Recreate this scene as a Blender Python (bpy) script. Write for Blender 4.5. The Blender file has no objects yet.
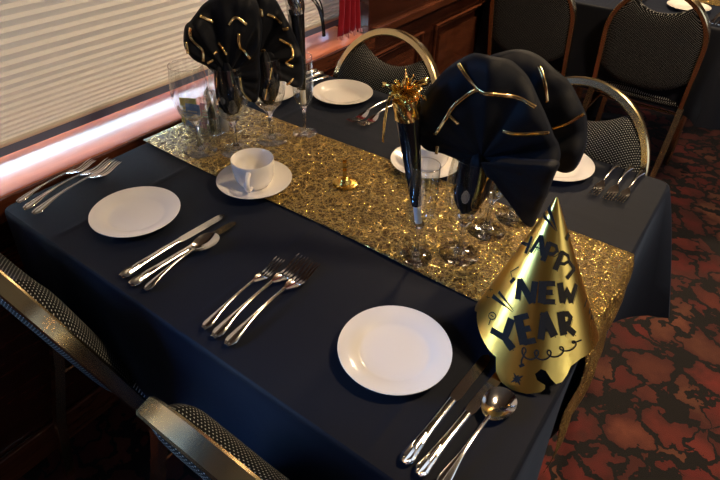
LP = (22, 28, 6); DAY1 = 260; DAY2 = 34; DAY3 = 8; SKY = .5; SUN = 20; EXPO = 0.5
LEAF = {'R1a':{'g':(-0.288,0.718),'hub':(0.008,0.958),'edge':[(-0.0117,0.944),(-0.0351,0.9528),(-0.0597,0.9596),(-0.0922,0.9652),(-0.1029,0.9966),(-0.0927,1.039),(-0.0786,1.0626),(-0.0646,1.0809),(-0.0377,1.1043),(-0.0223,1.1131),(-0.0034,1.1151),(0.0179,1.1105),(0.0384,1.0959),(0.0572,1.0779),(0.0726,1.0576),(0.0891,1.0336),(0.1031,1.0101),(0.122,0.973),(0.1055,0.9492),(0.0589,0.9556)],'stripes':[[(-0.0468,1.0991),(-0.0338,1.0856),(-0.0138,1.0709),(0.0066,1.0688),(0.0272,1.0643),(0.0498,1.0611),(0.0684,1.0555)],[(-0.0138,1.0709),(-0.0297,1.0571),(-0.0449,1.0405),(-0.0528,1.022),(-0.0664,0.9941)],[(-0.0502,1.0274),(-0.0339,1.0144)],[(0.0304,1.0108),(0.0553,1.0119),(0.0769,1.0161),(0.0949,1.0212)],[(-0.0613,0.9706),(-0.0609,0.9585)]]},'R1b':{'g':(-0.288,0.718),'hub':(0.0089,0.9616),'edge':[(0.0337,0.9691),(0.0769,0.9777),(0.1151,0.9838),(0.1166,0.9652),(0.1154,0.9384),(0.1134,0.914),(0.11,0.8807),(0.1061,0.862),(0.0937,0.8756),(0.0709,0.9025),(0.0405,0.9308),(0.0193,0.9455)],'stripes':[]},'R2':{'g':(-0.281,0.809),'hub':(0.002,0.9342),'edge':[(-0.0584,0.9537),(-0.079,1.0045),(-0.073,1.0525),(-0.0459,1.0784),(-0.0144,1.0886),(0.0129,1.086),(0.042,1.0744),(0.0727,1.0567),(0.0968,1.0312),(0.1163,1.0026),(0.1272,0.9677),(0.1282,0.9406),(0.1226,0.9012),(0.1048,0.9075),(0.0902,0.9143),(0.0874,0.8841),(0.0447,0.8955)],'stripes':[[(0.0285,1.0738),(0.037,1.0627),(0.0443,1.0488),(0.0522,1.0244)],[(0.0701,0.9845),(0.091,0.9978),(0.11,1.0152)]]},'L1':{'g':(-0.87,0.732),'hub':(0.0033,0.9342),'edge':[(-0.0238,0.9448),(-0.0447,0.9651),(-0.0677,0.9809),(-0.0735,1.0032),(-0.0666,1.0319),(-0.0547,1.0464),(-0.0414,1.0588),(-0.0184,1.0744),(0.0158,1.0911),(0.0519,1.0932),(0.0752,1.0776),(0.0825,1.0298),(0.0719,0.9801),(0.068,0.9163),(0.0552,0.872),(0.037,0.8828),(0.0217,0.9154)],'stripes':[[(-0.034,1.0585),(-0.0117,1.0424)],[(-0.055,1.0389),(-0.0579,1.016),(-0.0404,0.9933),(-0.0418,0.971)],[(-0.0684,1.0108),(-0.0683,0.989)],[(0.0169,1.0409),(0.032,1.0535),(0.0518,1.0391)],[(-0.0199,0.9859),(-0.0115,0.9895)],[(-0.0346,0.9664),(-0.0219,0.9718)],[(-0.0073,1.0052),(0.0054,0.9823)],[(0.0344,1.0245),(0.0334,0.9988),(0.0508,0.9732)],[(0.0046,0.9448),(0.0193,0.948)],[(0.0255,0.9304),(0.0282,0.8994),(0.0431,0.88)]]},'L2':{'g':(-0.843,0.82),'hub':(-0.0143,0.9502),'edge':[(-0.034,0.9638),(-0.0454,1.01),(-0.0444,1.0535),(-0.0311,1.0836),(-0.001,1.0904),(0.0234,1.0749),(0.0433,1.0434),(0.0598,1.0108),(0.0746,0.9704),(0.0817,0.9374),(0.0795,0.8874),(0.0637,0.8835),(0.0423,0.8985),(0.0193,0.8857),(-0.0019,0.844),(-0.0171,0.8735),(-0.0283,0.9154)],'stripes':[[(-0.0369,1.0318),(-0.0176,1.0431),(-0.0004,1.0543),(0.0024,1.0406)],[(0.0128,1.0442),(0.04,1.0256)],[(0.0414,1.0154),(0.054,1.0171)],[(0.0336,0.993),(0.0558,0.9775),(0.0589,0.9581),(0.045,0.9412),(0.0596,0.9317)],[(-0.0064,0.9671),(0.0024,0.971)],[(0.0421,0.8962),(0.0582,0.9069)]]},'cut':{'f11':[-1.054,0.3206,-1.0767,0.5038],'f12':[-1.0206,0.3166,-1.0462,0.5278],'f13':[-0.9915,0.3184,-1.027,0.5321],'k11':[-0.7075,0.313,-0.7058,0.5412],'k12':[-0.6793,0.3102,-0.6711,0.5395],'s1':[-0.6501,0.3178,-0.6603,0.4821],'f21':[-0.5124,0.3193,-0.5263,0.5077],'f22':[-0.4869,0.3163,-0.498,0.5362],'f23':[-0.4601,0.3173,-0.4711,0.5368],'k21':[-0.1522,0.319,-0.1429,0.5373],'k22':[-0.1305,0.3163,-0.1134,0.5279],'s2':[-0.1024,0.3175,-0.0928,0.4924],'f31':[-0.1518,1.2262,-0.1554,1.0497],'f32':[-0.1244,1.231,-0.1265,1.0491],'f33':[-0.0968,1.2253,-0.1047,1.0571]}}
HAT_MARKS = [(0.00401,[-2.003,0.884,-1.905,0.88,-1.812,0.878,-1.725,0.879]),(0.00472,[-1.731,0.763,-1.729,0.801,-1.727,0.84,-1.725,0.879,-1.641,0.897,-1.564,0.916]),(0.00519,[-1.624,0.729,-1.573,0.756,-1.526,0.783,-1.482,0.81,-1.442,0.837,-1.404,0.865]),(0.00321,[-1.628,0.736,-1.541,0.718,-1.452,0.702]),(0.00321,[-1.51,0.797,-1.363,0.77]),(0.00321,[-1.406,0.862,-1.325,0.847,-1.242,0.833]),(0.00401,[-1.135,0.673,-1.136,0.709,-1.138,0.744,-1.139,0.78,-1.14,0.816]),(0.00472,[-1.135,0.673,-1.076,0.703,-1.021,0.732,-0.97,0.763,-0.922,0.794]),(0.00281,[-1.14,0.763,-0.986,0.753]),(0.00448,[-0.785,0.668,-0.772,0.698,-0.76,0.729,-0.748,0.76,-0.738,0.791]),(0.00301,[-0.786,0.674,-0.621,0.677,-0.558,0.705,-0.606,0.734,-0.75,0.739]),(0.00361,[-0.708,0.741,-0.613,0.771,-0.519,0.804]),(0.00361,[-1.905,0.523,-1.85,0.558,-1.803,0.593,-1.762,0.628]),(0.00401,[-1.895,0.527,-1.757,0.547,-1.638,0.569,-1.531,0.593,-1.436,0.618]),(0.00361,[-1.47,0.505,-1.45,0.542,-1.433,0.579,-1.418,0.616]),(0.00448,[-1.26,0.495,-1.244,0.532,-1.23,0.569,-1.217,0.606]),(0.00281,[-1.267,0.501,-1.11,0.496,-0.947,0.495]),(0.00281,[-1.241,0.551,-1.003,0.545]),(0.00281,[-1.219,0.603,-1.077,0.6,-0.932,0.6]),(0.00361,[-0.776,0.499,-0.757,0.534,-0.741,0.569,-0.726,0.604]),(0.00321,[-0.726,0.604,-0.66,0.57,-0.581,0.536,-0.538,0.575,-0.499,0.615]),(0.00321,[-0.499,0.615,-0.423,0.586,-0.333,0.56,-0.223,0.535]),(0.00231,[-3.014,0.309,-3.03,0.352,-3.046,0.397,-3.061,0.442]),(0.00231,[-2.341,0.276,-2.263,0.307,-2.204,0.339,-2.158,0.371]),(0.00202,[-3.034,0.375,-2.637,0.345,-2.232,0.323]),(0.00217,[-1.807,0.242,-1.868,0.278,-1.917,0.313,-1.958,0.35]),(0.00289,[-1.807,0.242,-1.647,0.274,-1.527,0.308,-1.433,0.341]),(0.00173,[-1.879,0.313,-1.538,0.31]),(0.00289,[-1.281,0.268,-1.325,0.302,-1.361,0.335,-1.39,0.369]),(0.00202,[-1.281,0.268,-0.921,0.282,-0.869,0.311,-1.04,0.328,-1.291,0.326]),(0.00289,[-0.629,0.32,-0.755,0.35,-0.854,0.381,-0.936,0.413]),(0.00202,[-0.629,0.32,-0.334,0.352,-0.328,0.382,-0.587,0.39,-0.79,0.38]),(0.00231,[-0.338,0.388,-0.139,0.442]),(0.0026,[0.439,0.464,-0.139,0.442,-0.362,0.455,-0.529,0.473]),(-0.00378,[-2.978,0.067,-2.302,0.089,-1.628,0.112,-1.278,0.139,-1.046,0.168,-0.876,0.198]),(-0.00307,[-3.003,0.129,-2.284,0.137,-1.657,0.151,-1.255,0.173,-0.948,0.198]),(0.00496,[-0.08,0.243,-0.049,0.25]),(0.00236,[0.404,0.23,0.406,0.244]),(0.00153,[-2.135,0.464,-2.328,0.522,-2.105,0.549]),(0.00425,[-2.121,0.551,-2.089,0.554]),(-0.00354,[-2.436,0.724,-2.259,0.712,-2.112,0.707,-1.982,0.707,-1.864,0.709,-1.756,0.715]),(-0.0026,[-2.325,0.67,-2.143,0.672,-1.992,0.68,-1.86,0.692,-1.743,0.707]),(0.00071,[-2.677,0.788,-2.493,0.752]),(0.00071,[-2.649,0.764,-2.54,0.772]),(0.00071,[-2.786,0.753,-2.582,0.706]),(0.00071,[-2.75,0.727,-2.609,0.729]),(0.0013,[-2.063,0.794,-2.055,0.805,-2.068,0.818,-2.1,0.828,-2.143,0.834,-2.187,0.835,-2.221,0.829,-2.233,0.819,-2.22,0.806,-2.184,0.794,-2.138,0.788,-2.093,0.788,-2.063,0.794]),(0.00118,[-2.186,0.814,-2.097,0.809]),(0.00142,[-2.138,0.832,-2.114,0.871]),(0.0033,[0.113,0.747,0.126,0.757]),(0.0033,[0.175,0.798,0.19,0.808]),(0.00142,[0.441,0.686,0.105,0.674,-0.084,0.689]),(0.00177,[-1.364,1.001,-1.381,0.966,-1.344,0.91,-1.354,0.898,-1.371,0.891,-1.389,0.891,-1.401,0.899,-1.403,0.911,-1.392,0.924,-1.368,0.937,-1.335,0.946,-1.294,0.951,-1.252,0.95,-1.213,0.943,-1.182,0.933,-1.161,0.92,-1.153,0.907,-1.158,0.897,-1.171,0.891,-1.189,0.89,-1.204,0.895,-1.211,0.904,-1.206,0.915,-1.189,0.926,-1.16,0.936,-1.122,0.941,-1.08,0.942,-1.038,0.938,-1.002,0.929,-0.975,0.918,-0.961,0.906,-0.961,0.895,-0.972,0.887,-0.989,0.884,-1.007,0.885,-1.019,0.89,-1.02,0.898,-1.007,0.908,-0.982,0.916,-0.945,0.921,-0.902,0.923,-0.856,0.921,-0.813,0.915,-0.779,0.905,-0.758,0.895,-0.752,0.884,-0.759,0.874,-0.776,0.868,-0.796,0.865,-0.812,0.867,-0.817,0.872,-0.809,0.879,-0.786,0.885,-0.749,0.891,-0.702,0.894,-0.649,0.895,-0.597,0.892,-0.552,0.886,-0.52,0.878,-0.506,0.869,-0.508,0.859,-0.525,0.851,-0.547,0.846,-0.568,0.847,-0.58,0.851,-0.576,0.858,-0.381,0.858]),(0.00307,[-1.367,0.995,-1.357,1.0]),(-0.00283,[-1.386,1.084,-1.329,1.085]),(-0.00283,[-1.386,1.084,-1.33,1.115]),(-0.00283,[-1.386,1.084,-1.391,1.112]),(-0.00283,[-1.386,1.084,-1.453,1.115]),(-0.00283,[-1.386,1.084,-1.444,1.085]),(-0.00283,[-1.386,1.084,-1.446,1.054]),(-0.00283,[-1.386,1.084,-1.381,1.057]),(-0.00283,[-1.386,1.084,-1.316,1.055]),(0.00065,[-1.947,0.89,-1.853,0.887,-1.764,0.886,-1.679,0.888]),(0.00065,[-1.679,0.772,-1.679,0.81,-1.679,0.849,-1.679,0.888,-1.599,0.907,-1.524,0.927]),(0.00065,[-1.574,0.74,-1.525,0.766,-1.481,0.794,-1.44,0.821,-1.401,0.849,-1.366,0.877]),(0.00065,[-1.577,0.746,-1.492,0.729,-1.404,0.714]),(0.00065,[-1.466,0.808,-1.321,0.782]),(0.00065,[-1.367,0.874,-1.287,0.859,-1.205,0.846]),(0.00065,[-1.091,0.687,-1.095,0.723,-1.098,0.758,-1.101,0.794,-1.103,0.829]),(0.00065,[-1.091,0.687,-1.035,0.717,-0.982,0.747,-0.933,0.778,-0.886,0.809]),(0.00065,[-1.101,0.777,-0.949,0.768]),(0.00065,[-0.744,0.684,-0.733,0.715,-0.722,0.746,-0.712,0.777,-0.703,0.808]),(0.00065,[-0.745,0.69,-0.581,0.695,-0.518,0.723,-0.569,0.752,-0.713,0.756]),(0.00065,[-0.671,0.758,-0.577,0.789,-0.484,0.823]),(0.00065,[-1.821,0.531,-1.774,0.566,-1.734,0.601,-1.698,0.637]),(0.00065,[-1.812,0.536,-1.685,0.557,-1.573,0.58,-1.473,0.604,-1.382,0.629]),(0.00065,[-1.404,0.517,-1.389,0.554,-1.376,0.591,-1.365,0.628]),(0.00065,[-1.198,0.509,-1.187,0.545,-1.177,0.582,-1.168,0.619]),(0.00065,[-1.206,0.514,-1.052,0.51,-0.891,0.51]),(0.00065,[-1.187,0.564,-0.952,0.56]),(0.00065,[-1.169,0.617,-1.03,0.615,-0.885,0.615]),(0.00065,[-0.721,0.515,-0.706,0.55,-0.693,0.585,-0.681,0.62]),(0.00065,[-0.681,0.62,-0.612,0.587,-0.531,0.554,-0.49,0.593,-0.453,0.633]),(0.00065,[-0.453,0.633,-0.374,0.606,-0.28,0.58,-0.162,0.556]),(0.00065,[-3.049,0.327,-3.066,0.371,-2.746,0.384,-2.621,0.413]),(0.00065,[-2.121,0.28,-2.078,0.312,-2.044,0.344,-2.016,0.377]),(0.00065,[-2.944,0.382,-2.374,0.341,-2.06,0.328]),(0.00065,[-1.648,0.252,-1.722,0.287,-1.782,0.322,-1.832,0.358]),(0.00065,[-1.648,0.252,-1.519,0.285,-1.419,0.319,-1.339,0.354]),(0.00065,[-1.748,0.322,-1.429,0.321]),(0.00065,[-1.17,0.281,-1.225,0.315,-1.268,0.348,-1.305,0.382]),(0.00065,[-1.17,0.281,-0.826,0.297,-0.783,0.326,-0.955,0.342,-1.199,0.339]),(0.00065,[-0.546,0.336,-0.679,0.366,-0.784,0.396,-0.869,0.428])]
HAT_EDGE = [(-2.618,0.905),(-1.879,0.999),(-1.754,1.01),(-1.679,1.094),(-1.575,1.136),(-1.417,1.158),(-1.23,1.157),(-1.064,1.134),(-1.017,1.114),(-1.02,1.09),(-1.129,1.065),(-1.165,1.031),(-1.091,0.997),(-1.019,1.007),(-0.944,1.053),(-0.875,1.084),(-0.791,1.075),(-0.713,1.037),(-0.639,0.989),(-0.463,0.965),(-0.03,0.959)]
import bpy, bmesh, math, random
from mathutils import Vector, Matrix, noise
from mathutils.geometry import tessellate_polygon
PI = math.pi
random.seed(4)
SC = bpy.context.scene
COL = SC.collection
TZ = 0.75            # height of the table top
RZ = 0.7525          # top of the runner

# ------------------------------------------------------------------ helpers
def empty(name, loc=(0, 0, 0), rz=0, label=None, cat=None, group=None):
    o = bpy.data.objects.new(name, None); COL.objects.link(o)
    o.location = loc; o.rotation_euler = (0, 0, rz); o.empty_display_size = .03
    tag(o, label, cat, group); return o

def tag(o, label=None, cat=None, group=None, kind=None):
    if label: o['label'] = label
    if cat: o['category'] = cat
    if group: o['group'] = group
    if kind: o['kind'] = kind
    return o

class MB:
    """collects vertices and faces of one mesh"""
    def __init__(s): s.v = []; s.f = []; s.m = []
    def add(s, vs, fs, mi=0):
        b = len(s.v); s.v += [tuple(p) for p in vs]
        s.f += [tuple(i + b for i in f) for f in fs]; s.m += [mi] * len(fs)
    def box(s, x0, x1, y0, y1, z0, z1, mi=0):
        s.add([(x, y, z) for x in (x0, x1) for y in (y0, y1) for z in (z0, z1)],
              [(0, 1, 3, 2), (4, 6, 7, 5), (0, 4, 5, 1), (2, 3, 7, 6), (0, 2, 6, 4), (1, 5, 7, 3)], mi)
    def loft(s, rings, caps=True, closed=False, mi=0):
        n = len(rings[0]); vs = [p for r in rings for p in r]; fs = []
        m = len(rings)
        for i in range(m if closed else m - 1):
            a = i * n; b = ((i + 1) % m) * n
            for j in range(n):
                k = (j + 1) % n
                fs.append((a + j, a + k, b + k, b + j))
        if caps and not closed:
            fs.append(tuple(range(n))[::-1]); fs.append(tuple((m - 1) * n + j for j in range(n)))
        s.add(vs, fs, mi)
    def lathe(s, prof, n=40, c=(0, 0), mi=0, caps=False):
        rings = [[(c[0] + r * math.cos(2 * PI * j / n), c[1] + r * math.sin(2 * PI * j / n), z) for j in range(n)] for r, z in prof]
        s.loft(rings, caps=caps, mi=mi)
    def tube(s, pts, r, n=8, closed=False, mi=0, sect=None, up=Vector((0, 0, 1))):
        pts = [Vector(p) for p in pts]; rings = []; m = len(pts)
        prev = None
        for i, p in enumerate(pts):
            a = pts[(i - 1) % m] if (closed or i) else p
            b = pts[(i + 1) % m] if (closed or i < m - 1) else p
            t = (b - a).normalized()
            u = up if prev is None else prev
            x = (u - t * u.dot(t))
            if x.length < 1e-5: x = Vector((1, 0, 0)) - t * t.x
            x.normalize(); prev = x; y = t.cross(x)
            rr = r[i] if isinstance(r, (list, tuple)) else r
            if sect: rings.append([p + x * a_ + y * b_ for a_, b_ in sect])
            else: rings.append([p + (x * math.cos(2 * PI * j / n) + y * math.sin(2 * PI * j / n)) * rr for j in range(n)])
        s.loft(rings, closed=closed, mi=mi)
    def grid(s, fn, nu, nv, mi=0, wrap=False):
        vs = [fn(i / nu, j / nv) for i in range(nu + (0 if wrap else 1)) for j in range(nv + 1)]
        fs = []; N = nu if wrap else nu + 1
        for i in range(nu):
            for j in range(nv):
                a = i * (nv + 1) + j; b = ((i + 1) % N) * (nv + 1) + j
                fs.append((a, b, b + 1, a + 1))
        s.add(vs, fs, mi)
    def build(s, name, mats, parent=None, smooth=True, angle=40, solid=0, bevel=0, loc=None, merge=True, off=0):
        me = bpy.data.meshes.new(name); me.from_pydata(s.v, [], s.f); 
        if not isinstance(mats, (list, tuple)): mats = [mats]
        for m in mats: me.materials.append(m)
        me.polygons.foreach_set('material_index', s.m)
        bm = bmesh.new(); bm.from_mesh(me)
        if merge: bmesh.ops.remove_doubles(bm, verts=bm.verts, dist=1e-6)
        bmesh.ops.recalc_face_normals(bm, faces=bm.faces)
        bm.to_mesh(me); bm.free()
        if smooth:
            me.polygons.foreach_set('use_smooth', [True] * len(me.polygons))
            me.set_sharp_from_angle(angle=math.radians(angle))
        o = bpy.data.objects.new(name, me); COL.objects.link(o)
        if parent: o.parent = parent
        if loc: o.location = loc
        if solid:
            md = o.modifiers.new('thickness', 'SOLIDIFY'); md.thickness = solid; md.offset = off
        if bevel:
            md = o.modifiers.new('bevel', 'BEVEL'); md.width = bevel; md.segments = 2; md.limit_method = 'ANGLE'
        return o

def children(o): return [c for c in COL.objects if c.parent == o]
def copy_tree(o, parent=None, loc=None, rz=None, label=None, group=None):
    c = o.copy(); COL.objects.link(c); c.parent = parent
    for ch in children(o): copy_tree(ch, c)
    if loc is not None: c.location = loc
    if rz is not None: c.rotation_euler = (0, 0, rz)
    if label: c['label'] = label
    if group: c['group'] = group
    return c

# ------------------------------------------------------------------ materials
class NT:
    def __init__(s, name):
        s.m = bpy.data.materials.new(name); s.m.use_nodes = True; s.t = s.m.node_tree
        s.n = s.t.nodes; s.l = s.t.links; s.p = s.n['Principled BSDF']; s.out = s.n['Material Output']
    def new(s, ty, **kw):
        x = s.n.new(ty)
        for k, v in kw.items():
            if k.startswith('i_'): x.inputs[k[2:].replace('_', ' ')].default_value = v
            else: setattr(x, k, v)
        return x
    def ln(s, a, b): s.l.new(a, b)
    def math(s, op, a, b=None, c=None):
        x = s.n.new('ShaderNodeMath'); x.operation = op
        for i, q in enumerate((a, b, c)):
            if q is None: continue
            if isinstance(q, (int, float)): x.inputs[i].default_value = q
            else: s.l.new(q, x.inputs[i])
        return x.outputs[0]
    def ramp(s, fac, stops, interp='LINEAR'):
        x = s.n.new('ShaderNodeValToRGB'); x.color_ramp.interpolation = interp
        e = x.color_ramp.elements
        while len(e) < len(stops): e.new(.5)
        for k, (p, c) in enumerate(stops):
            e[k].position = p; e[k].color = (*c, 1) if len(c) == 3 else c
        s.l.new(fac, x.inputs[0]); return x.outputs[0]
    def mix(s, fac, a, b, mode='MIX'):
        x = s.n.new('ShaderNodeMix'); x.data_type = 'RGBA'; x.blend_type = mode
        for sock, q in ((x.inputs[0], fac), (x.inputs[6], a), (x.inputs[7], b)):
            if isinstance(q, (int, float)): sock.default_value = q
            elif isinstance(q, tuple): sock.default_value = (*q, 1)
            else: s.l.new(q, sock)
        return x.outputs[2]
    def coord(s, kind='Object', scale=None):
        tc = s.n.new('ShaderNodeTexCoord')
        if scale is None: return tc.outputs[kind]
        mp = s.n.new('ShaderNodeMapping'); mp.inputs['Scale'].default_value = scale if isinstance(scale, tuple) else (scale,) * 3
        s.l.new(tc.outputs[kind], mp.inputs[0]); return mp.outputs[0]
    def noise(s, vec, sc, det=3, rough=.5, dist=0):
        x = s.new('ShaderNodeTexNoise'); s.l.new(vec, x.inputs['Vector'])
        x.inputs['Scale'].default_value = sc; x.inputs['Detail'].default_value = det
        x.inputs['Roughness'].default_value = rough; x.inputs['Distortion'].default_value = dist
        return x
    def bump(s, h, strength, dist=.001):
        x = s.new('ShaderNodeBump'); x.inputs['Strength'].default_value = strength; x.inputs['Distance'].default_value = dist
        s.l.new(h, x.inputs['Height']); s.l.new(x.outputs[0], s.p.inputs['Normal']); return x
    def set(s, **kw):
        for k, v in kw.items():
            i = s.p.inputs[k.replace('_', ' ')]
            if isinstance(v, tuple): i.default_value = (*v, 1) if len(v) == 3 else v
            elif isinstance(v, (int, float)): i.default_value = v
            else: s.l.new(v, i)
        return s

def simple(name, col, rough=.5, metal=0., **kw):
    t = NT(name); t.set(Base_Color=col, Roughness=rough, Metallic=metal, **kw); return t.m

def m_metal(name, col, rough, bump=0.0, bscale=60):
    t = NT(name); t.set(Base_Color=col, Metallic=1.0)
    v = t.coord(); n = t.noise(v, bscale, 3)
    t.set(Roughness=t.math('MULTIPLY_ADD', n.outputs[0], rough * .3, rough * .85))
    if bump: t.bump(n.outputs[0], bump, .002)
    return t.m

def m_cloth(name, col, rough=.75, weave=1400, sheen=.25, spec=.14):
    t = NT(name); v = t.coord()
    n = t.noise(v, 3.0, 4)
    t.set(Base_Color=t.mix(n.outputs[0], tuple(c * .82 for c in col), tuple(c * 1.15 for c in col)), Roughness=rough)
    t.p.inputs['Specular IOR Level'].default_value = spec
    t.p.inputs['Sheen Weight'].default_value = sheen; t.p.inputs['Sheen Roughness'].default_value = .4
    t.p.inputs['Sheen Tint'].default_value = (.35, .55, 1, 1)  # blue of the window light put into the sheen colour
    w = t.new('ShaderNodeTexWave'); t.ln(v, w.inputs[0]); w.inputs['Scale'].default_value = weave / 6.0
    n2 = t.noise(v, 9, 3)
    h = t.math('ADD', t.math('MULTIPLY', w.outputs[1], .06), n2.outputs[0])
    t.bump(h, .35, .004); return t.m

def m_thin_glass(name, tint=(.96, .98, .98), rough=.0, base=.11):
    t = NT(name); t.n.remove(t.p)
    tr = t.new('ShaderNodeBsdfTransparent'); tr.inputs[0].default_value = (*tint, 1)
    gl = t.new('ShaderNodeBsdfGlossy'); gl.inputs['Roughness'].default_value = rough
    lw = t.new('ShaderNodeLayerWeight'); lw.inputs[0].default_value = .35
    f = t.math('ADD', t.math('MULTIPLY', t.math('POWER', lw.outputs['Facing'], 1.8), .85), base)
    mx = t.new('ShaderNodeMixShader'); t.ln(f, mx.inputs[0]); t.ln(tr.outputs[0], mx.inputs[1]); t.ln(gl.outputs[0], mx.inputs[2])
    t.ln(mx.outputs[0], t.out.inputs[0]); return t.m

def m_solid_glass(name, col=(1, 1, 1), k=.8):
    t = NT(name); t.set(Base_Color=col, Roughness=.0, IOR=1.5); t.p.inputs['Transmission Weight'].default_value = 1
    g = t.p; tr = t.new('ShaderNodeBsdfTransparent'); mx = t.new('ShaderNodeMixShader'); mx.inputs[0].default_value = k
    t.ln(tr.outputs[0], mx.inputs[1]); t.ln(g.outputs[0], mx.inputs[2]); t.ln(mx.outputs[0], t.out.inputs[0])
    return t.m

def m_wood(name, dark, light, rough=.25, scale=(3, 3, 26), coat=.4):
    t = NT(name); v = t.coord(scale=scale)
    n = t.noise(v, 2.2, 6, .6, .6)
    t.set(Base_Color=t.ramp(n.outputs[0], [(.3, dark), (.7, light)]), Roughness=rough)
    t.p.inputs['Coat Weight'].default_value = coat; t.p.inputs['Coat Roughness'].default_value = .12
    return t.m

def m_dots(name, base, dot, k=118.0):
    """woven upholstery: rows of pale stitches on a black ground"""
    t = NT(name); v = t.coord(); sp = t.new('ShaderNodeSeparateXYZ'); t.ln(v, sp.inputs[0])
    w = t.math('SUBTRACT', sp.outputs[2], sp.outputs[1])
    a = t.math('MULTIPLY', t.math('ADD', sp.outputs[0], w), k); b = t.math('MULTIPLY', t.math('SUBTRACT', sp.outputs[0], w), k)
    fa = t.math('SUBTRACT', t.math('FRACT', a), .5); fb = t.math('SUBTRACT', t.math('FRACT', b), .5)
    d = t.math('SQRT', t.math('ADD', t.math('MULTIPLY', fa, fa), t.math('MULTIPLY', fb, fb)))
    m = t.math('LESS_THAN', d, .185)
    t.set(Base_Color=t.mix(m, base, dot), Roughness=.8); t.p.inputs['Specular IOR Level'].default_value = .12
    t.bump(m, .4, .001)
    return t.m

def m_carpet():
    t = NT('red_leaf_carpet'); v = t.coord()
    w = t.noise(v, 5.0, 3, .6); wv = t.new('ShaderNodeVectorMath', operation='MULTIPLY_ADD')
    t.ln(w.outputs[1], wv.inputs[0]); wv.inputs[1].default_value = (.26, .20, 0); t.ln(v, wv.inputs[2])
    w2 = t.noise(v, 20.0, 3, .7); wv2 = t.new('ShaderNodeVectorMath', operation='MULTIPLY_ADD')
    t.ln(w2.outputs[1], wv2.inputs[0]); wv2.inputs[1].default_value = (.075, .075, 0); t.ln(wv.outputs[0], wv2.inputs[2])
    vo = t.new('ShaderNodeTexVoronoi', feature='F1'); t.ln(wv2.outputs[0], vo.inputs['Vector']); vo.inputs['Scale'].default_value = 9.0
    ve = t.new('ShaderNodeTexVoronoi', feature='DISTANCE_TO_EDGE'); t.ln(wv2.outputs[0], ve.inputs['Vector']); ve.inputs['Scale'].default_value = 9.0
    sep = t.new('ShaderNodeSeparateColor'); t.ln(vo.outputs['Color'], sep.inputs[0])
    leaf = t.ramp(sep.outputs[0], [(0, (.085, .010, .008)), (.3, (.17, .016, .013)), (.55, (.10, .026, .014)), (.75, (.18, .075, .036)), (1, (.20, .024, .018))])
    leaf = t.mix(t.ramp(vo.outputs['Distance'], [(.0, (0, 0, 0)), (.65, (1, 1, 1))]), leaf, (.06, .012, .009), 'MIX')
    lw_ = t.noise(v, 11, 2); edge = t.math('LESS_THAN', ve.outputs['Distance'], t.math('MULTIPLY_ADD', lw_.outputs[0], .30, -.06))
    big = t.noise(v, 7.5, 2); gap = t.math('GREATER_THAN', big.outputs[0], .67)
    blk = t.math('MAXIMUM', edge, gap)
    pile = t.noise(v, 420, 2)
    c = t.mix(blk, leaf, (.005, .003, .003)); c = t.mix(.5, c, t.mix(pile.outputs[0], (.25, .25, .25), (1.3, 1.3, 1.3)), 'MULTIPLY')
    t.set(Base_Color=c, Roughness=.95); t.bump(pile.outputs[0], .6, .003); return t.m

def m_runner():
    t = NT('gold_thread_lace'); v = t.coord()
    w = t.noise(v, 30, 3, .6); wv = t.new('ShaderNodeVectorMath', operation='MULTIPLY_ADD')
    t.ln(w.outputs[1], wv.inputs[0]); wv.inputs[1].default_value = (.05, .05, .05); t.ln(v, wv.inputs[2])
    ve = t.new('ShaderNodeTexVoronoi', feature='DISTANCE_TO_EDGE'); t.ln(wv.outputs[0], ve.inputs['Vector']); ve.inputs['Scale'].default_value = 48
    ve2 = t.new('ShaderNodeTexVoronoi', feature='DISTANCE_TO_EDGE'); t.ln(wv.outputs[0], ve2.inputs['Vector']); ve2.inputs['Scale'].default_value = 120
    th = t.math('MAXIMUM', t.ramp(ve.outputs['Distance'], [(.015, (1, 1, 1)), (.08, (0, 0, 0))]), t.math('MULTIPLY', t.ramp(ve2.outputs['Distance'], [(.01, (1, 1, 1)), (.09, (0, 0, 0))]), .5))
    t.set(Base_Color=t.mix(th, (.115, .066, .020), (1.0, .70, .20)), Metallic=t.math('MULTIPLY_ADD', th, .3, .7), Roughness=t.math('MULTIPLY_ADD', th, -.18, .42))
    n = t.noise(v, 45, 3); h = t.math('ADD', th, t.math('MULTIPLY', n.outputs[0], 2.2)); t.bump(h, .85, .0035); return t.m

M = {}
M['navy'] = m_cloth('black_navy_tablecloth', (.0060, .0074, .0130), .62, 1400, .10)
M['napkin'] = m_cloth('black_napkin_cloth', (.0050, .0055, .0075), .6, 1800, .03)
M['gold_print'] = m_metal('gold_foil_print', (.95, .64, .26), .24, 0)
M['runner'] = m_runner()
M['china'] = simple('white_china', (.80, .76, .71), .16, Coat_Weight=.5)
M['silver'] = m_metal('polished_flatware', (.86, .83, .78), .12)
M['brass'] = simple('champagne_gold_frame', (.80, .62, .34), .22, 1.0)
M['brass_bright'] = m_metal('shiny_gold', (1.0, .62, .14), .24)
M['foil'] = m_metal('crinkled_gold_foil', (1.0, .66, .20), .14, .8, 40)
M['silver_foil'] = m_metal('silver_foil', (.62, .62, .62), .16, .6, 40)
M['horn'] = simple('glossy_black_card', (.006, .006, .007), .16, Coat_Weight=.6)
M['white_plastic'] = simple('white_plastic', (.85, .85, .82), .35)
M['thin'] = m_thin_glass('thin_drinking_glass')
M['glass'] = m_solid_glass('solid_clear_glass')
M['hat'] = m_metal('gold_metallic_card', (1.0, .62, .13), .28, 0, 3)
M['ink'] = simple('black_print', (.004, .004, .004), .9)
M['pad'] = m_dots('dotted_black_upholstery', (.004, .004, .0045), (.36, .36, .34))
M['wood'] = m_wood('dark_mahogany_panel', (.022, .0065, .0035), (.060, .016, .008))
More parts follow.
